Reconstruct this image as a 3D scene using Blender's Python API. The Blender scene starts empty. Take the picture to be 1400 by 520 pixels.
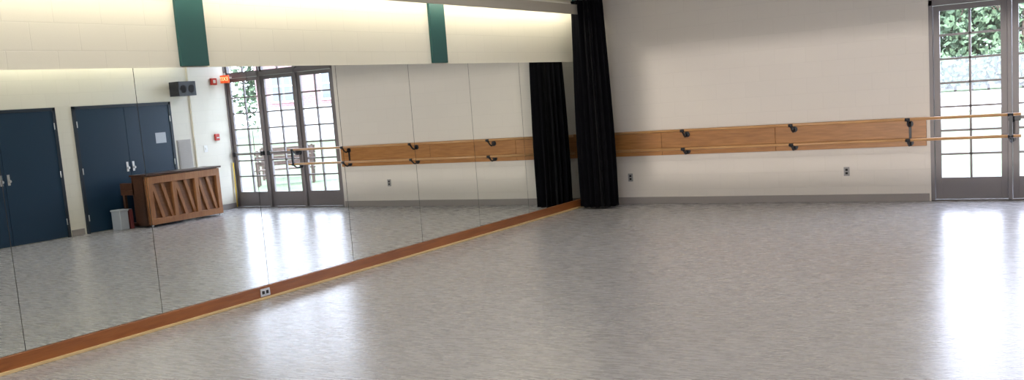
import bpy, bmesh, math, random
import numpy as np
from mathutils import Vector, Matrix
random.seed(4)
S=bpy.context.scene
S.view_settings.view_transform='Standard'
S.view_settings.look='None'
S.view_settings.exposure=0.0
COL=S.collection
# ---------------------------------------------------------------- materials
def mat(name,col=(.5,.5,.5),rough=.5,metal=0,spec=.5,emit=None,estr=0,sheen=0):
    m=bpy.data.materials.new(name);m.use_nodes=True
    b=m.node_tree.nodes['Principled BSDF']
    b.inputs['Base Color'].default_value=(*col,1)
    b.inputs['Roughness'].default_value=rough
    b.inputs['Metallic'].default_value=metal
    b.inputs['Specular IOR Level'].default_value=spec
    if emit:
        b.inputs['Emission Color'].default_value=(*emit,1)
        b.inputs['Emission Strength'].default_value=estr
    return m
def nd(m,t,**k):
    n=m.node_tree.nodes.new(t)
    for a,v in k.items():setattr(n,a,v)
    return n
def lk(m,a,b):m.node_tree.links.new(a,b)
def ramp(m,fac,stops):
    r=nd(m,'ShaderNodeValToRGB')
    e=r.color_ramp.elements
    while len(e)<len(stops):e.new(.5)
    for i,(p,c) in enumerate(stops):
        e[i].position=p;e[i].color=(*c,1)
    lk(m,fac,r.inputs[0]);return r.outputs[0]
def pos(m,scale=(1,1,1),rot=(0,0,0)):
    g=nd(m,'ShaderNodeNewGeometry');mp=nd(m,'ShaderNodeMapping')
    mp.inputs['Scale'].default_value=scale;mp.inputs['Rotation'].default_value=rot
    lk(m,g.outputs['Position'],mp.inputs[0]);return mp.outputs[0]
def noise(m,vec,s,d=4,r=.5):
    n=nd(m,'ShaderNodeTexNoise');n.inputs['Scale'].default_value=s;n.inputs['Detail'].default_value=d
    n.inputs['Roughness'].default_value=r
    lk(m,vec,n.inputs['Vector']);return n.outputs['Fac']
def bump(m,h,st,dist,prev=None):
    b=nd(m,'ShaderNodeBump');b.inputs['Strength'].default_value=st;b.inputs['Distance'].default_value=dist
    lk(m,h,b.inputs['Height'])
    if prev is not None:lk(m,prev,b.inputs['Normal'])
    return b.outputs[0]
def mth(m,op,a,b=None):
    n=nd(m,'ShaderNodeMath',operation=op)
    for i,v in enumerate((a,b)):
        if v is None:continue
        if isinstance(v,(int,float)):n.inputs[i].default_value=v
        else:lk(m,v,n.inputs[i])
    return n.outputs[0]
def BS(m):return m.node_tree.nodes['Principled BSDF']

def block_wall(name,col,axis,mort,ms):
    m=mat(name,col,.55,spec=.35)
    g=nd(m,'ShaderNodeNewGeometry');s=nd(m,'ShaderNodeSeparateXYZ');c=nd(m,'ShaderNodeCombineXYZ')
    lk(m,g.outputs['Position'],s.inputs[0])
    lk(m,s.outputs['Y' if axis=='x' else 'X'],c.inputs[0]);lk(m,s.outputs['Z'],c.inputs[1])
    br=nd(m,'ShaderNodeTexBrick');lk(m,c.outputs[0],br.inputs['Vector'])
    br.inputs['Scale'].default_value=1;br.inputs['Brick Width'].default_value=.41
    br.inputs['Row Height'].default_value=.205;br.inputs['Mortar Size'].default_value=ms
    br.inputs['Mortar Smooth'].default_value=.7
    br.inputs['Color1'].default_value=(*col,1);br.inputs['Color2'].default_value=(*[v*.985 for v in col],1)
    br.inputs['Mortar'].default_value=(*[v*mort for v in col],1)
    lk(m,br.outputs['Color'],BS(m).inputs['Base Color'])
    inv=mth(m,'SUBTRACT',1.0,br.outputs['Fac'])
    b1=bump(m,inv,.25,.003)
    b2=bump(m,noise(m,g.outputs['Position'],60,3),.1,.002,b1)
    lk(m,b2,BS(m).inputs['Normal']);return m
M_wallx=block_wall('painted_block_side',(.77,.74,.645),'x',.93,.005)
M_wally=block_wall('painted_block_back',(.73,.68,.63),'y',.95,.005)
M_ceil=mat('ceiling_paint',(.74,.73,.72),.9)
def wood(name,c1,c2,rough=.35,axis='y',sc=1.0):
    m=mat(name,c1,rough)
    sca={'x':(1.2,14,14),'y':(14,1.2,14),'z':(14,14,1.2)}[axis]
    v=pos(m,tuple(a*sc for a in sca))
    n=noise(m,v,3,5,.6)
    g=nd(m,'ShaderNodeTexNoise');g.inputs['Scale'].default_value=.5;lk(m,pos(m),g.inputs['Vector'])
    a=nd(m,'ShaderNodeMath',operation='MULTIPLY_ADD');a.inputs[1].default_value=.3
    lk(m,g.outputs['Fac'],a.inputs[0]);lk(m,n,a.inputs[2])
    lk(m,ramp(m,a.outputs[0],[(.45,c2),(.8,c1)]),BS(m).inputs['Base Color'])
    return m
M_oakx=wood('oak_rail_board',(.46,.21,.065),(.31,.13,.036),.38,'x')
M_basey=wood('stained_oak_base',(.36,.125,.035),(.24,.075,.02),.35,'y')
M_shoe=wood('pine_shoe_mold',(.75,.56,.30),(.62,.43,.20),.4,'y')
M_barre=wood('maple_barre',(.60,.34,.15),(.46,.23,.09),.3,'x')
M_green=mat('green_paint',(.014,.085,.082),.45)
M_black=mat('black_iron',(.012,.014,.02),.4)
M_doorb=mat('dark_blue_door_paint',(.005,.028,.060),.45,spec=.4)
M_dframe=mat('door_frame_dark',(.01,.02,.035),.45)
M_frame=mat('taupe_door_frame',(.19,.17,.175),.4)
M_grayb=mat('gray_vinyl_base',(.30,.27,.26),.5)
M_white=mat('white_plastic',(.8,.8,.78),.4)
M_bin=mat('pale_bin_plastic',(.42,.45,.50),.4)
M_steel=mat('brushed_steel',(.6,.6,.6),.3,1)
M_outlet=mat('outlet_gray',(.30,.29,.29),.4)
M_red=mat('red_plastic',(.5,.03,.02),.4)
M_mar=mat('maroon_cardboard',(.16,.03,.03),.6)
M_grille=mat('vent_grille',(.42,.39,.36),.5)
M_dark=mat('dark_void',(.01,.01,.01),.8)
M_yellow=mat('yellow_plastic',(.8,.55,.05),.4)
M_backing=mat('mirror_backing',(.08,.08,.08),.8)
M_mir=mat('mirror_silver',(.86,.90,.88),.0,1)
M_velvet=mat('black_velour',(.004,.004,.006),.95,spec=.1)
BS(M_velvet).inputs['Sheen Weight'].default_value=.03
# floor
M_floor=mat('gray_marley_vinyl',(.4,.39,.38),.3,spec=.7)
n1=noise(M_floor,pos(M_floor,(3,16,1),(0,0,math.radians(10))),2.0,3,.5)
n2=noise(M_floor,pos(M_floor,(12,5,1),(0,0,math.radians(-24))),2.2,3,.5)
n3=noise(M_floor,pos(M_floor),.6,2,.5)
hf=mth(M_floor,'ADD',mth(M_floor,'MULTIPLY',n1,.4),mth(M_floor,'ADD',mth(M_floor,'MULTIPLY',n2,.25),mth(M_floor,'MULTIPLY',n3,.35)))
fc=ramp(M_floor,hf,[(.32,(.315,.303,.303)),(.5,(.35,.343,.352)),(.68,(.38,.377,.39))])
sp=nd(M_floor,'ShaderNodeSeparateXYZ');lk(M_floor,pos(M_floor),sp.inputs[0])
lt=mth(M_floor,'LESS_THAN',mth(M_floor,'PINGPONG',sp.outputs['Y'],.9),.003)
mc=nd(M_floor,'ShaderNodeMix',data_type='RGBA');lk(M_floor,lt,mc.inputs[0]);lk(M_floor,fc,mc.inputs[6]);mc.inputs[7].default_value=(.30,.29,.29,1)
lk(M_floor,mc.outputs[2],BS(M_floor).inputs['Base Color'])
rr=nd(M_floor,'ShaderNodeMapRange');rr.inputs['From Min'].default_value=.3;rr.inputs['From Max'].default_value=.7
rr.inputs['To Min'].default_value=.25;rr.inputs['To Max'].default_value=.30;lk(M_floor,n1,rr.inputs[0])
lk(M_floor,rr.outputs[0],BS(M_floor).inputs['Roughness'])
b=bump(M_floor,noise(M_floor,pos(M_floor,(1,1,1)),1.2,0),.3,.016)
lk(M_floor,b,BS(M_floor).inputs['Normal'])
# glass pane
M_glass=bpy.data.materials.new('window_glass');M_glass.use_nodes=True
nt=M_glass.node_tree;nt.nodes.clear()
o=nt.nodes.new('ShaderNodeOutputMaterial');mixs=nt.nodes.new('ShaderNodeMixShader');t=nt.nodes.new('ShaderNodeBsdfTransparent');gl=nt.nodes.new('ShaderNodeBsdfGlossy')
gl.inputs['Roughness'].default_value=.02;mixs.inputs[0].default_value=.05
nt.links.new(t.outputs[0],mixs.inputs[1]);nt.links.new(gl.outputs[0],mixs.inputs[2]);nt.links.new(mixs.outputs[0],o.inputs[0])
# ---------------------------------------------------------------- mesh builder
class B:
    def __init__(s,name):
        s.bm=bmesh.new();s.mats=[];s.name=name
    def mi(s,m):
        if m not in s.mats:s.mats.append(m)
        return s.mats.index(m)
    def box(s,a,b,m,rot=None,piv=None):
        lo=[min(a[i],b[i]) for i in range(3)];hi=[max(a[i],b[i]) for i in range(3)]
        vs=[s.bm.verts.new((x,y,z)) for x in (lo[0],hi[0]) for y in (lo[1],hi[1]) for z in (lo[2],hi[2])]
        if rot is not None:
            c=Vector(piv) if piv else (Vector(lo)+Vector(hi))/2
            for q in vs:q.co=c+rot@(q.co-c)
        k=s.mi(m)
        for f in [(0,1,3,2),(4,6,7,5),(0,4,5,1),(2,3,7,6),(0,2,6,4),(1,5,7,3)]:
            s.bm.faces.new([vs[i] for i in f]).material_index=k
        return s
    def cyl(s,p,q,r,m,n=16,r2=None):
        p=Vector(p);q=Vector(q);d=(q-p);r2=r if r2 is None else r2
        z=d.normalized();x=z.orthogonal().normalized();y=z.cross(x);k=s.mi(m)
        A=[];Bb=[]
        for i in range(n):
            a=2*math.pi*i/n;o=x*math.cos(a)+y*math.sin(a)
            A.append(s.bm.verts.new(p+o*r));Bb.append(s.bm.verts.new(q+o*r2))
        for i in range(n):
            f=s.bm.faces.new([A[i],A[(i+1)%n],Bb[(i+1)%n],Bb[i]]);f.material_index=k;f.smooth=True
        s.bm.faces.new(A[::-1]).material_index=k;s.bm.faces.new(Bb).material_index=k
        return s
    def tube(s,pts,r,m,n=12):
        for a,b in zip(pts[:-1],pts[1:]):s.cyl(a,b,r,m,n)
        return s
    def done(s,bev=0):
        bmesh.ops.recalc_face_normals(s.bm,faces=s.bm.faces)
        me=bpy.data.meshes.new(s.name);s.bm.to_mesh(me);s.bm.free()
        for m in s.mats:me.materials.append(m)
        ob=bpy.data.objects.new(s.name,me);COL.objects.link(ob)
        if bev:
            md=ob.modifiers.new('bevel','BEVEL');md.width=bev;md.segments=2;md.limit_method='ANGLE'
        return ob
# ---------------------------------------------------------------- room shell
Y=13.28;W=7.43;H=3.6;YF=-5.0
DX0=4.78;DX1=7.42;DZ=3.0
B('floor').box((-.2,YF-.2,-.15),(W+.2,Y+.2,0),M_floor).done()
B('ceiling').box((-.2,YF-.2,H),(W+.2,Y+.2,H+.15),M_ceil).done()
B('wall_left').box((-.2,YF-.2,0),(0,Y+.2,H),M_wallx).done()
B('wall_right').box((W,YF-.2,0),(W+.2,Y+.2,H),M_wallx).box((W-.035,12.44,0),(W,Y,H),M_wallx).done()
B('wall_back').box((0,Y,0),(DX0,Y+.2,H),M_wally).box((DX0,Y,DZ),(W,Y+.2,H),M_wally).box((DX1,Y,0),(W,Y+.2,DZ),M_wally).done()
WX0,WX1,WZ0,WZ1=2.40,7.0,.9,1.95
B('wall_front').box((0,YF-.2,0),(WX0,YF,H),M_wally).box((WX1,YF-.2,0),(W,YF,H),M_wally).box((WX0,YF-.2,0),(WX1,YF,WZ0),M_wally).box((WX0,YF-.2,WZ1),(WX1,YF,H),M_wally).done()
b=B('window_4')  # unseen opening, added so its edges shape the back-wall light patch
b.box((WX0,YF-.15,WZ0),(WX0+.05,YF-.05,WZ1),M_frame).box((WX1-.05,YF-.15,WZ0),(WX1,YF-.05,WZ1),M_frame).box((WX0,YF-.15,WZ0),(WX1,YF-.05,WZ0+.05),M_frame).box((WX0,YF-.15,WZ1-.05),(WX1,YF-.05,WZ1),M_frame)
b.box((WX0+.05,YF-.10,WZ0+.05),(WX1-.05,YF-.096,WZ1-.05),M_glass).done()
B('baseboard_back').box((.0,Y-.012,0),(DX0-.02,Y,.10),M_grayb).done(.003)
B('baseboard_right').box((W-.012,YF,0),(W,7.79,.10),M_grayb).box((W-.012,9.78,0),(W,10.01,.10),M_grayb).box((W-.012,12.02,0),(W,12.44,.10),M_grayb).box((W-.047,12.43,0),(W-.035,Y,.10),M_grayb).done(.003)
B('baseboard_front').box((0,YF,0),(W,YF+.012,.10),M_grayb).done(.003)
MZ0,MZ1=.122,2.12
B('baseboard_left').box((0,YF,.012),(.035,13.05,MZ0-.003),M_basey).box((0.0,YF,0),(.058,13.05,.022),M_shoe).done(.004)
B('trim_1').box((0,.3,MZ0),(.004,13.22,MZ1),M_backing).done()
edges=[13.2,12.67]+[12.67-1.2192*k for k in range(1,11)]
for i in range(len(edges)-1):
    y1,y0=edges[i],edges[i+1]
    B('wall_mirror').box((.004,y0+.003,MZ0),(.012,y1-.003,MZ1),M_mir).done()
for k,y0 in enumerate([-1.46,2.19,5.84,9.49]):
    B('trim_%d'%(k+2)).box((0,y0,MZ1+.01),(.03,y0+.30,H),M_green).done(.003)
B('trim_6').box((0,13.13,MZ1+.01),(.03,Y,H),M_green).done(.003)
M_val=mat('valance_paint',(.50,.46,.39),.6)
for nm,x0,x1,ye in (('trim_7',.28,.30,Y),('trim_8',W-.30,W-.28,12.40)):
    b=B(nm).box((x0,YF,2.757),(x1,ye,2.89),M_val)
    xa,xb=(0,x0) if x0<1 else (x1,W)
    for j in range(10):
        yy=YF+.6+j*1.825
        if yy<ye:b.box((xa,yy,2.86),(xb,yy+.03,2.885),M_val)
    b.done(.002)
M_tube=mat('fluorescent_tube',(1,1,1),.5,emit=(1,.93,.75),estr=4)
def area(name,loc,sx,sy,pw,col,rot=(0,0,0)):
    l=bpy.data.lights.new(name,'AREA');l.shape='RECTANGLE';l.size=sx;l.size_y=sy;l.energy=pw;l.color=col
    ob=bpy.data.objects.new(name,l);COL.objects.link(ob);ob.location=loc;ob.rotation_euler=rot;return ob
for nm,xc,ye,pw in (('cove_light',.14,13.1,66),('cove_light',W-.14,12.2,62)):
    b=B('cove_fluorescent_strip')
    yy=YF+.3
    while yy+1.2<ye:
        b.box((xc-.04,yy,2.90),(xc+.04,yy+1.2,2.93),M_white).cyl((xc,yy+.03,2.875),(xc,yy+1.17,2.875),.013,M_tube,10)
        yy+=1.25
    b.done()
    L=ye-YF-.3
    area(nm,(xc,YF+.3+L/2,2.85),.06,L,pw,(1,.925,.72))
M_lens=mat('fill_panel_lens',(.9,.9,.88),.5,emit=(1,.96,.9),estr=1.2)
for yy in (-2.5,1.5,5.5,9.5):  # unseen glowing panels and lamps, added as general fill for the room
    for xx in (2.3,5.2):
        B('fill_panel').box((xx-.32,yy-.62,H-.06),(xx+.32,yy+.62,H),M_white).box((xx-.28,yy-.58,H-.065),(xx+.28,yy+.58,H-.055),M_lens).done()
        area('fill_lamp',(xx,yy,H-.075),.56,1.16,23,(1,.94,.89))
# ---------------------------------------------------------------- glazed doors in back wall
FW=.045;P=.865
b=B('trim_9')
for k in range(4):
    x=DX0+P*k
    b.box((x,Y+.0,0),(x+FW,Y+.14,DZ),M_frame)
b.box((DX0,Y,2.40),(DX1,Y+.14,2.47),M_frame).box((DX0,Y,2.93),(DX1,Y+.14,DZ),M_frame)
b.box((DX0,Y-.0,0),(DX1,Y+.16,.015),M_frame)
b.done(.003)
for k in range(3):
    x0=DX0+P*k+FW+.004;x1=x0+P-FW-.008
    b=B('door_%d'%(k+1))
    g0,g1=x0+.07,x1-.07;z0,z1=.29,2.33
    ya,yb=Y+.04,Y+.085
    b.box((x0,ya,.02),(g0,yb,2.395),M_frame).box((g1,ya,.02),(x1,yb,2.395),M_frame)
    b.box((g0,ya,.02),(g1,yb,z0),M_frame).box((g0,ya,z1),(g1,yb,2.395),M_frame)
    xm=(g0+g1)/2
    b.box((xm-.013,ya+.005,z0),(xm+.013,yb-.005,z1),M_frame)
    for r in range(1,7):
        z=z0+(z1-z0)*r/7;b.box((g0,ya+.005,z-.013),(g1,yb-.005,z+.013),M_frame)
    b.box((g0,ya+.02,z0),(g1,ya+.024,z1),M_glass)
    if k>0:
        b.box((x0+.03,ya-.05,.98),(x1-.03,ya-.02,1.02),M_frame)
        b.box((x0+.02,ya-.06,.96),(x0+.09,ya,1.04),M_black).box((x1-.09,ya-.06,.96),(x1-.02,ya,1.04),M_black)
    b.done(.003)
    b=B('window_%d'%(k+1))
    a0,a1=DX0+P*k+FW,DX0+P*(k+1)
    b.box((a0,ya,2.47),(a0+.03,yb,2.93),M_frame).box((a1-.03,ya,2.47),(a1,yb,2.93),M_frame).box((a0,ya,2.47),(a1,yb,2.50),M_frame).box((a0,ya,2.90),(a1,yb,2.93),M_frame)
    b.box(((a0+a1)/2-.012,ya+.005,2.5),((a0+a1)/2+.012,yb-.005,2.9),M_frame).box((a0+.03,ya+.02,2.5),(a1-.03,ya+.024,2.9),M_glass)
    b.done()
# ---------------------------------------------------------------- barre
b=B('barre_board')
joint=[.03,1.22,2.85,4.74]
for a,c in zip(joint[:-1],joint[1:]):
    b.box((a+.002,Y-.022,.70),(c-.002,Y-.0005,1.056),M_oakx)
b.done(.003)
b=B('ballet_barre')
YB=Y-.20
for z in (1.045,.79):
    b.cyl((.12,YB,z),(5.80,YB,z),.019,M_barre,16)
def bracket(b,x,yw):
    for z,zw in ((1.045,.98),(.79,.745)):
        b.cyl((x,yw,zw),(x,yw-.012,zw),.04,M_black,20)
        pts=[]
        for i in range(9):
            t=i/8;yy=yw-.012-(yw-.012-YB)*t
            pts.append((x,yy,zw-.035*math.sin(math.pi*min(1,t*1.1))*1.0+(z-.024-zw)*t**2))
        b.tube(pts,.012,M_black)
        b.cyl((x-.03,YB,z-.004),(x+.03,YB,z-.004),.0225,M_black,16)
    return b
for x in (.35,1.61,3.11,4.55):bracket(b,x,Y-.022)
bracket(b,5.69,Y)
b.box((5.675,YB-.02,.77),(5.71,YB+.01,1.06),M_black)
b.box((4.535,Y-.034,.72),(4.565,Y-.022,1.02),M_black)
b.done()
def outlet(name,x,z):
    b=B(name).box((x-.036,Y-.006,z-.058),(x+.036,Y,z+.058),M_outlet)
    for dz in (-.022,.022):b.box((x-.015,Y-.009,z+dz-.014),(x+.015,Y-.005,z+dz+.014),M_dark)
    b.done()
outlet('wall_outlet',.70,.39);outlet('wall_outlet',3.76,.40)
b=B('wall_outlet').box((.035,6.43,.03),(.042,6.55,.10),M_steel)
for dy in (-.025,.025):b.box((.04,6.49+dy-.015,.05),(.044,6.49+dy+.015,.08),M_dark)
b.done()
# ---------------------------------------------------------------- curtain + track
bm=bmesh.new();NU=360;NV=40
z0,z1=.03,2.95
loops=[]
for j in range(NV+1):
    v=j/NV;z=z0+(z1-z0)*v
    row=[]
    w=.54-.06*v**1.5+.02*math.sin(v*5);cx=.38-.01*v
    for i in range(NU):
        a=2*math.pi*i/NU
        fold=.05*math.sin(a*17+.6*math.sin(3*a)+.25*math.sin(v*3))*(1-.25*v)+.02*math.sin(a*29+1.3+v*2)
        rx=w/2-.05+fold;ry=.15+fold*.9
        row.append(bm.verts.new((cx+rx*math.cos(a),12.86+ry*math.sin(a),z)))
    loops.append(row)
for j in range(NV):
    for i in range(NU):
        f=bm.faces.new([loops[j][i],loops[j][(i+1)%NU],loops[j+1][(i+1)%NU],loops[j+1][i]]);f.smooth=True
bm.faces.new(loops[-1]);bm.faces.new(loops[0][::-1])
me=bpy.data.meshes.new('stage_curtain');bm.to_mesh(me);bm.free();me.materials.append(M_velvet)
ob=bpy.data.objects.new('stage_curtain',me);COL.objects.link(ob)
b=B('curtain_track').box((.38,YF+.2,2.97),(.42,13.2,3.0),M_black)
for k in range(10):b.box((.385,YF+.5+k*1.9,3.0),(.415,YF+.54+k*1.9,H),M_black)
b.done()
# ---------------------------------------------------------------- right wall: double doors
def dbl(name,y0,y1):
    ym=(y0+y1)/2;b=B(name);X=W-.0005
    b.box((W-.03,y0-.05,0),(X,y0,2.04),M_dframe).box((W-.03,y1,0),(X,y1+.05,2.04),M_dframe).box((W-.03,y0-.05,1.99),(X,y1+.05,2.04),M_dframe)
    b.box((W-.018,y0,.01),(W-.001,ym-.003,1.99),M_doorb).box((W-.018,ym+.003,.01),(W-.001,y1,1.99),M_doorb)
    for s in (-1,1):
        yy=ym+s*.06
        b.box((W-.024,yy-.02,.92),(W-.018,yy+.02,1.08),M_steel)
        b.cyl((W-.018,yy,.98),(W-.05,yy,.98),.010,M_steel).cyl((W-.045,yy,.98),(W-.06,yy,.98),.022,M_steel)
    for yy in (y0,y1):
        for z in (.25,1.0,1.75):b.cyl((W-.035,yy,z-.05),(W-.035,yy,z+.05),.008,M_steel,8)
    return b.done(.002)
dbl('door_4',7.86,9.70);dbl('door_5',10.10,11.94)
B('paper_notice').box((W-.021,11.60,1.34),(W-.0185,11.82,1.52),M_bin).done()
b=B('wall_speaker').box((W-.30,11.98,2.12),(W-.06,12.36,2.37),M_black).cyl((W,12.17,2.25),(W-.07,12.17,2.25),.02,M_black).box((W-.012,12.12,2.2),(W,12.22,2.3),M_black)
b.cyl((W-.30,12.08,2.24),(W-.305,12.08,2.24),.07,M_dark,24).cyl((W-.30,12.26,2.24),(W-.305,12.26,2.24),.07,M_dark,24);b.done(.006)
b=B('return_air_grille').box((W-.012,12.06,.82),(W,12.36,1.36),M_grille)
for k in range(16):b.box((W-.022,12.08,.85+k*.031),(W-.010,12.34,.866+k*.031),M_grille)
b.done()
XW=W-.035
b=B('fire_alarm').box((XW-.05,12.94,2.30),(XW,13.06,2.42),M_red).box((XW-.055,12.97,2.33),(XW-.05,13.03,2.39),M_white).done(.004)
b=B('fire_pull_station').box((XW-.04,12.90,1.29),(XW,12.99,1.41),M_red).box((XW-.048,12.915,1.33),(XW-.04,12.975,1.35),M_white).done(.004)
B('light_switch').box((XW-.008,12.62,1.10),(XW,12.70,1.22),M_white).box((XW-.014,12.65,1.14),(XW-.008,12.67,1.18),M_white).done()
M_exit=mat('exit_glow',(.7,.1,.02),.4,emit=(1,.10,.02),estr=.7)
M_exlet=mat('exit_letters',(1,.8,.5),.4,emit=(1,.6,.25),estr=1.4)
e=bpy.data.objects.new('exit_sign',None);COL.objects.link(e)
EX=7.20
o=B('body').box((EX-.10,13.10,2.32),(EX+.10,13.14,2.46),M_exit).box((EX-.02,13.11,2.46),(EX+.02,13.13,2.50),M_white).box((EX-.015,13.14,2.40),(EX+.015,13.279,2.43),M_white).done(.004);o.parent=e
cu=bpy.data.curves.new('letters','FONT');cu.body='EXIT';cu.size=.10;cu.align_x='CENTER';cu.align_y='CENTER';cu.extrude=.002
to=bpy.data.objects.new('letters',cu);COL.objects.link(to);to.location=(EX,13.097,2.39);to.rotation_euler=(math.pi/2,0,0);cu.materials.append(M_exlet);to.parent=e
B('warning_pole').cyl((7.355,13.235,0),(7.365,13.255,.85),.011,M_yellow).cyl((7.355,13.235,0),(7.355,13.235,.02),.02,M_grayb).done()
# ---------------------------------------------------------------- piano (back faces room)
M_pback=wood('piano_back_wood',(.38,.17,.065),(.26,.10,.035),.45,'z')
M_pdark=wood('piano_case_walnut',(.07,.030,.016),(.035,.015,.008),.3,'y')
M_psb=wood('piano_soundboard',(.22,.095,.038),(.15,.06,.024),.5,'y')
PY0,PY1=10.72,12.28;PX0=6.68
b=B('upright_piano')
PH=.86;PD=.68
b.box((PX0+.06,PY0,.06),(PX0+.10,PY1,PH-.06),M_psb)
b.box((PX0,PY0+.02,.04),(PX0+.07,PY1-.02,.14),M_pback).box((PX0,PY0+.02,PH-.15),(PX0+.07,PY1-.02,PH-.03),M_pback)
for k in range(4):
    yy=PY0+.02+k*(PY1-PY0-.04-.08)/3
    b.box((PX0,yy,.14),(PX0+.07,yy+.08,PH-.15),M_pback)
for k in range(3):
    for s in (0,1):
        yc=PY0+.06+(k+.3+.4*s)*(PY1-PY0-.12)/3
        b.box((PX0+.03,yc-.03,.12),(PX0+.06,yc+.03,PH-.13),M_pback,rot=Matrix.Rotation(math.radians(16),3,'X'))
b.box((PX0+.07,PY0,.03),(PX0+.38,PY0+.03,PH-.02),M_pdark).box((PX0+.07,PY1-.03,.03),(PX0+.38,PY1,PH-.02),M_pdark)
b.box((PX0+.35,PY0+.03,.10),(PX0+.38,PY1-.03,.58),M_pdark).box((PX0+.30,PY0+.03,.68),(PX0+.33,PY1-.03,PH-.02),M_pdark)
b.box((PX0-.015,PY0-.02,PH-.02),(PX0+.40,PY1+.02,PH+.01),M_pdark)
b.box((PX0+.34,PY0,.54),(PX0+PD,PY1,.62),M_pdark)
b.box((PX0+.34,PY0,.62),(PX0+PD,PY0+.05,.74),M_pdark).box((PX0+.34,PY1-.05,.62),(PX0+PD,PY1,.74),M_pdark)
b.box((PX0+.46,PY0+.05,.62),(PX0+PD-.03,PY1-.05,.64),M_white)
b.box((PX0+PD-.06,PY0+.02,.06),(PX0+PD-.01,PY0+.07,.54),M_pdark).box((PX0+PD-.06,PY1-.07,.06),(PX0+PD-.01,PY1-.02,.54),M_pdark)
b.box((PX0+.30,PY0,.03),(PX0+PD,PY0+.09,.08),M_pdark).box((PX0+.30,PY1-.09,.03),(PX0+PD,PY1,.08),M_pdark)
for x in (PX0+.05,PX0+PD-.05):
    for y in (PY0+.05,PY1-.05):b.cyl((x-.01,y,.025),(x+.01,y,.025),.025,M_steel)
k=0
y=PY0+.07
while y<PY1-.07:
    if k%7 not in (2,6):b.box((PX0+.46,y,.64),(PX0+.56,y+.012,.652),M_dark)
    y+=.0235;k+=1
b.done(.004)
B('storage_bin').box((7.08,10.44,0),(7.30,10.60,.32),M_bin).box((7.07,10.43,.30),(7.31,10.61,.33),M_bin).done(.01)
B('document_box').box((7.08,10.63,0),(7.32,10.69,.32),M_mar).box((7.09,10.635,.32),(7.31,10.685,.325),M_bin).done(.004)
# ---------------------------------------------------------------- outdoors
def noisy(name,c1,c2,s,rough=.9):
    m=mat(name,c1,rough);lk(m,ramp(m,noise(m,pos(m),s,5,.7),[(.35,c1),(.65,c2)]),BS(m).inputs['Base Color']);return m
M_grass=noisy('grass',(.036,.065,.026),(.075,.11,.055),.6)
M_conc=noisy('concrete',(.45,.45,.46),(.55,.55,.56),3)
M_leaf=noisy('leaves',(.028,.065,.03),(.10,.16,.09),3)
M_bark=noisy('bark',(.05,.035,.025),(.08,.06,.045),6)
B('lawn').box((-90,Y+.2,-.2),(120,160,-.06),M_grass).done()
B('patio_paving').box((-10,Y+.2,-.06),(18,15.4,-.03),M_conc).done()
B('street').box((-90,42,-.06),(22,70,-.04),M_conc).done()
def leafq(bm,p,rnd,s,mi):
    u=Vector((rnd.gauss(0,1),rnd.gauss(0,1),rnd.gauss(0,1))).normalized();w=u.orthogonal().normalized()
    f=bm.faces.new([bm.verts.new(p+u*s),bm.verts.new(p+w*s*.6),bm.verts.new(p-u*s),bm.verts.new(p-w*s*.6)]);f.material_index=mi
def tree(x,y,h,r,seed,zlo=.18):
    rnd=random.Random(seed)
    b=B('tree');bm=b.bm
    b.cyl((x,y,-.06),(x+.2,y,h*.55),.28,M_bark,10,.14)
    for k in range(5):
        a=rnd.random()*6.28;b.cyl((x+.1,y,h*.3),(x+math.cos(a)*r*.6,y+math.sin(a)*r*.6,h*.65),.1,M_bark,6,.04)
    mi=b.mi(M_leaf)
    cl=[(x+rnd.uniform(-.75,.75)*r,y+rnd.uniform(-.7,.7)*r,h*rnd.uniform(zlo,.92),r*rnd.uniform(.3,.5)) for _ in range(20)]
    for c in cl:
        for _ in range(200):
            d=Vector((rnd.gauss(0,1),rnd.gauss(0,1),rnd.gauss(0,1))).normalized()*c[3]*rnd.uniform(.6,1.05)
            p=Vector(c[:3])+d;p.z=max(p.z,.4)
            leafq(bm,p,rnd,rnd.uniform(.15,.36),mi)
    b.done()
sd=0
for x,y,h,r in [(-9,79,11,5),(-3.5,81,9,4.5),(1.5,79,10,4.5),(-16,80,11,5),(6.5,82,9,4.5),(-6,88,14,6),(0,88,14,6),(6,90,13,6),(62,40,9,4),(66,54,10,5),(70,62,10,5),(58,68,9,4.5),(-22,84,13,6)]:
    sd+=1;tree(x,y,h,r,sd)
b=B('hedge');rnd=random.Random(77);mi=b.mi(M_leaf)
for k in range(28):
    b.cyl((-18+k,72,-.06),(-18+k,72,1.2),.08,M_bark,6)
for _ in range(9000):
    xx=rnd.uniform(-18,10);leafq(b.bm,Vector((xx,72+rnd.uniform(-.8,.8),rnd.uniform(.35,2.2+.5*math.sin(xx*1.3)))),rnd,rnd.uniform(.15,.3),mi)
b.done()
M_bk=mat('brick_facade',(.42,.12,.09),.85)
br=nd(M_bk,'ShaderNodeTexBrick');tc=nd(M_bk,'ShaderNodeTexCoord');mp=nd(M_bk,'ShaderNodeMapping');mp.inputs['Rotation'].default_value=(math.pi/2,0,0)
lk(M_bk,tc.outputs['Object'],mp.inputs[0]);lk(M_bk,mp.outputs[0],br.inputs['Vector'])
br.inputs['Scale'].default_value=2;br.inputs['Color1'].default_value=(.32,.165,.18,1);br.inputs['Color2'].default_value=(.28,.14,.155,1);br.inputs['Mortar'].default_value=(.36,.28,.28,1);br.inputs['Mortar Size'].default_value=.02
lk(M_bk,br.outputs['Color'],BS(M_bk).inputs['Base Color'])
M_dglass=mat('dark_glass',(.14,.16,.19),.1)
M_conw=mat('white_masonry',(.5,.5,.5),.7)
b=B('brick_building').box((-8,0,2.2),(8,10,8),M_bk).box((-8.05,-.05,0),(8.05,10,2.2),M_conw).box((-8.3,-.3,8),(8.3,10.3,8.4),M_white)
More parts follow.
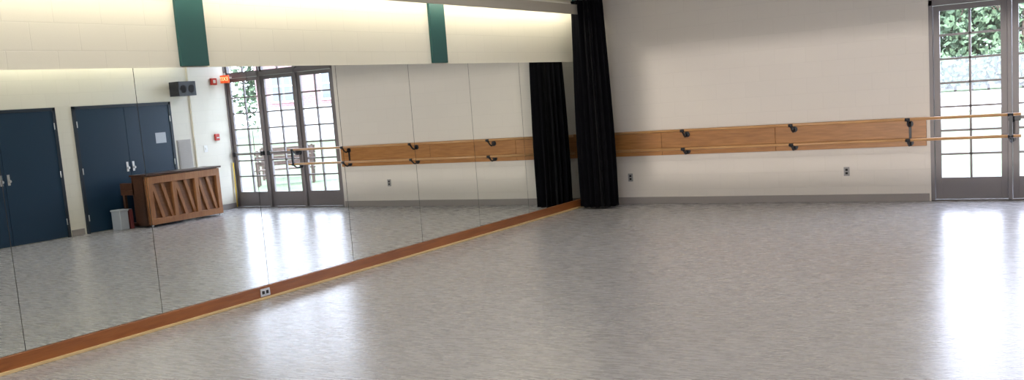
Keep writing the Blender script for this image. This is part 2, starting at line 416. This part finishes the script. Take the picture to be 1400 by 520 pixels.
for k in range(5):
    xx=-6.9+k*3.1
    for z in (2.5,5.2):
        b.box((xx,-.08,z),(xx+1.6,.02,z+2.1),M_white).box((xx+.12,-.1,z+.12),(xx+.75,-.07,z+1.98),M_dglass).box((xx+.85,-.1,z+.12),(xx+1.48,-.07,z+1.98),M_dglass).box((xx,-.12,z+1.0),(xx+1.6,-.09,z+1.1),M_white)
o=b.done();o.location=(33.5,51.5,-.06);o.rotation_euler=(0,0,math.radians(-42))
M_bw=wood('bench_wood',(.06,.035,.025),(.035,.02,.014),.6,'x')
for bx,by in ((12.7,20.3),(11.0,18.4)):
    b=B('garden_bench')
    for k in range(4):b.box((-.75,-.22+k*.115,.38),(.75,-.13+k*.115,.41),M_bw)
    for k in range(3):b.box((-.75,.24,.50+k*.13),(.75,.27,.59+k*.13),M_bw)
    for x in (-.7,.64):
        b.box((x,-.22,0),(x+.06,-.16,.60),M_bw).box((x,.2,0),(x+.06,.27,.88),M_bw).box((x,-.24,.58),(x+.06,.24,.62),M_bw).box((x,-.2,.33),(x+.06,.24,.38),M_bw)
    o=b.done(.004);o.location=(bx,by,-.06);o.rotation_euler=(0,0,math.radians(-40))
# ---------------------------------------------------------------- daylight
w=bpy.data.worlds.new('World');S.world=w;w.use_nodes=True
bg=w.node_tree.nodes['Background'];bg.inputs[0].default_value=(.75,.81,1,1);bg.inputs[1].default_value=12
l=bpy.data.lights.new('sun','SUN');l.energy=15;l.angle=math.radians(2);l.color=(1,.96,.9)
o=bpy.data.objects.new('sun',l);COL.objects.link(o)
o.rotation_euler=Vector((-.45,.55,-.8)).to_track_quat('-Z','Y').to_euler()
for nm,loc,sx,sy,rx in (('door_portal',((DX0+DX1)/2,Y+.18,1.5),2.64,3.0,-math.pi/2),('window_portal',((WX0+WX1)/2,YF-.18,(WZ0+WZ1)/2),WX1-WX0,WZ1-WZ0,math.pi/2)):
    p=area(nm,loc,sx,sy,1,(1,1,1),(rx,0,0));p.data.cycles.is_portal=True
area('patch_light',(4.0,-25,1.6),.3,.3,4200,(1,.91,.83),(math.pi/2,0,0))  # added lamp behind the camera, throws the bright patch on the back wall
# ---------------------------------------------------------------- camera
cx,h,f,py,yaw,pit,rol=6.6727,1.6623,1357.2228,315.4629,-0.5455,-0.1323,-0.0739
F=Vector((math.sin(yaw)*math.cos(pit),math.cos(yaw)*math.cos(pit),math.sin(pit)))
R=F.cross(Vector((0,0,1))).normalized();U=R.cross(F)
R2=R*math.cos(rol)+U*math.sin(rol);U2=-R*math.sin(rol)+U*math.cos(rol)
cd=bpy.data.cameras.new('camera');cam=bpy.data.objects.new('camera',cd);COL.objects.link(cam)
m=Matrix((R2,U2,-F)).transposed().to_4x4();m.translation=Vector((cx,0,h));cam.matrix_world=m
cd.sensor_fit='HORIZONTAL';cd.sensor_width=36;cd.lens=f*36/1400;cd.shift_y=(py-260)/1400
cd.clip_end=500
S.camera=cam
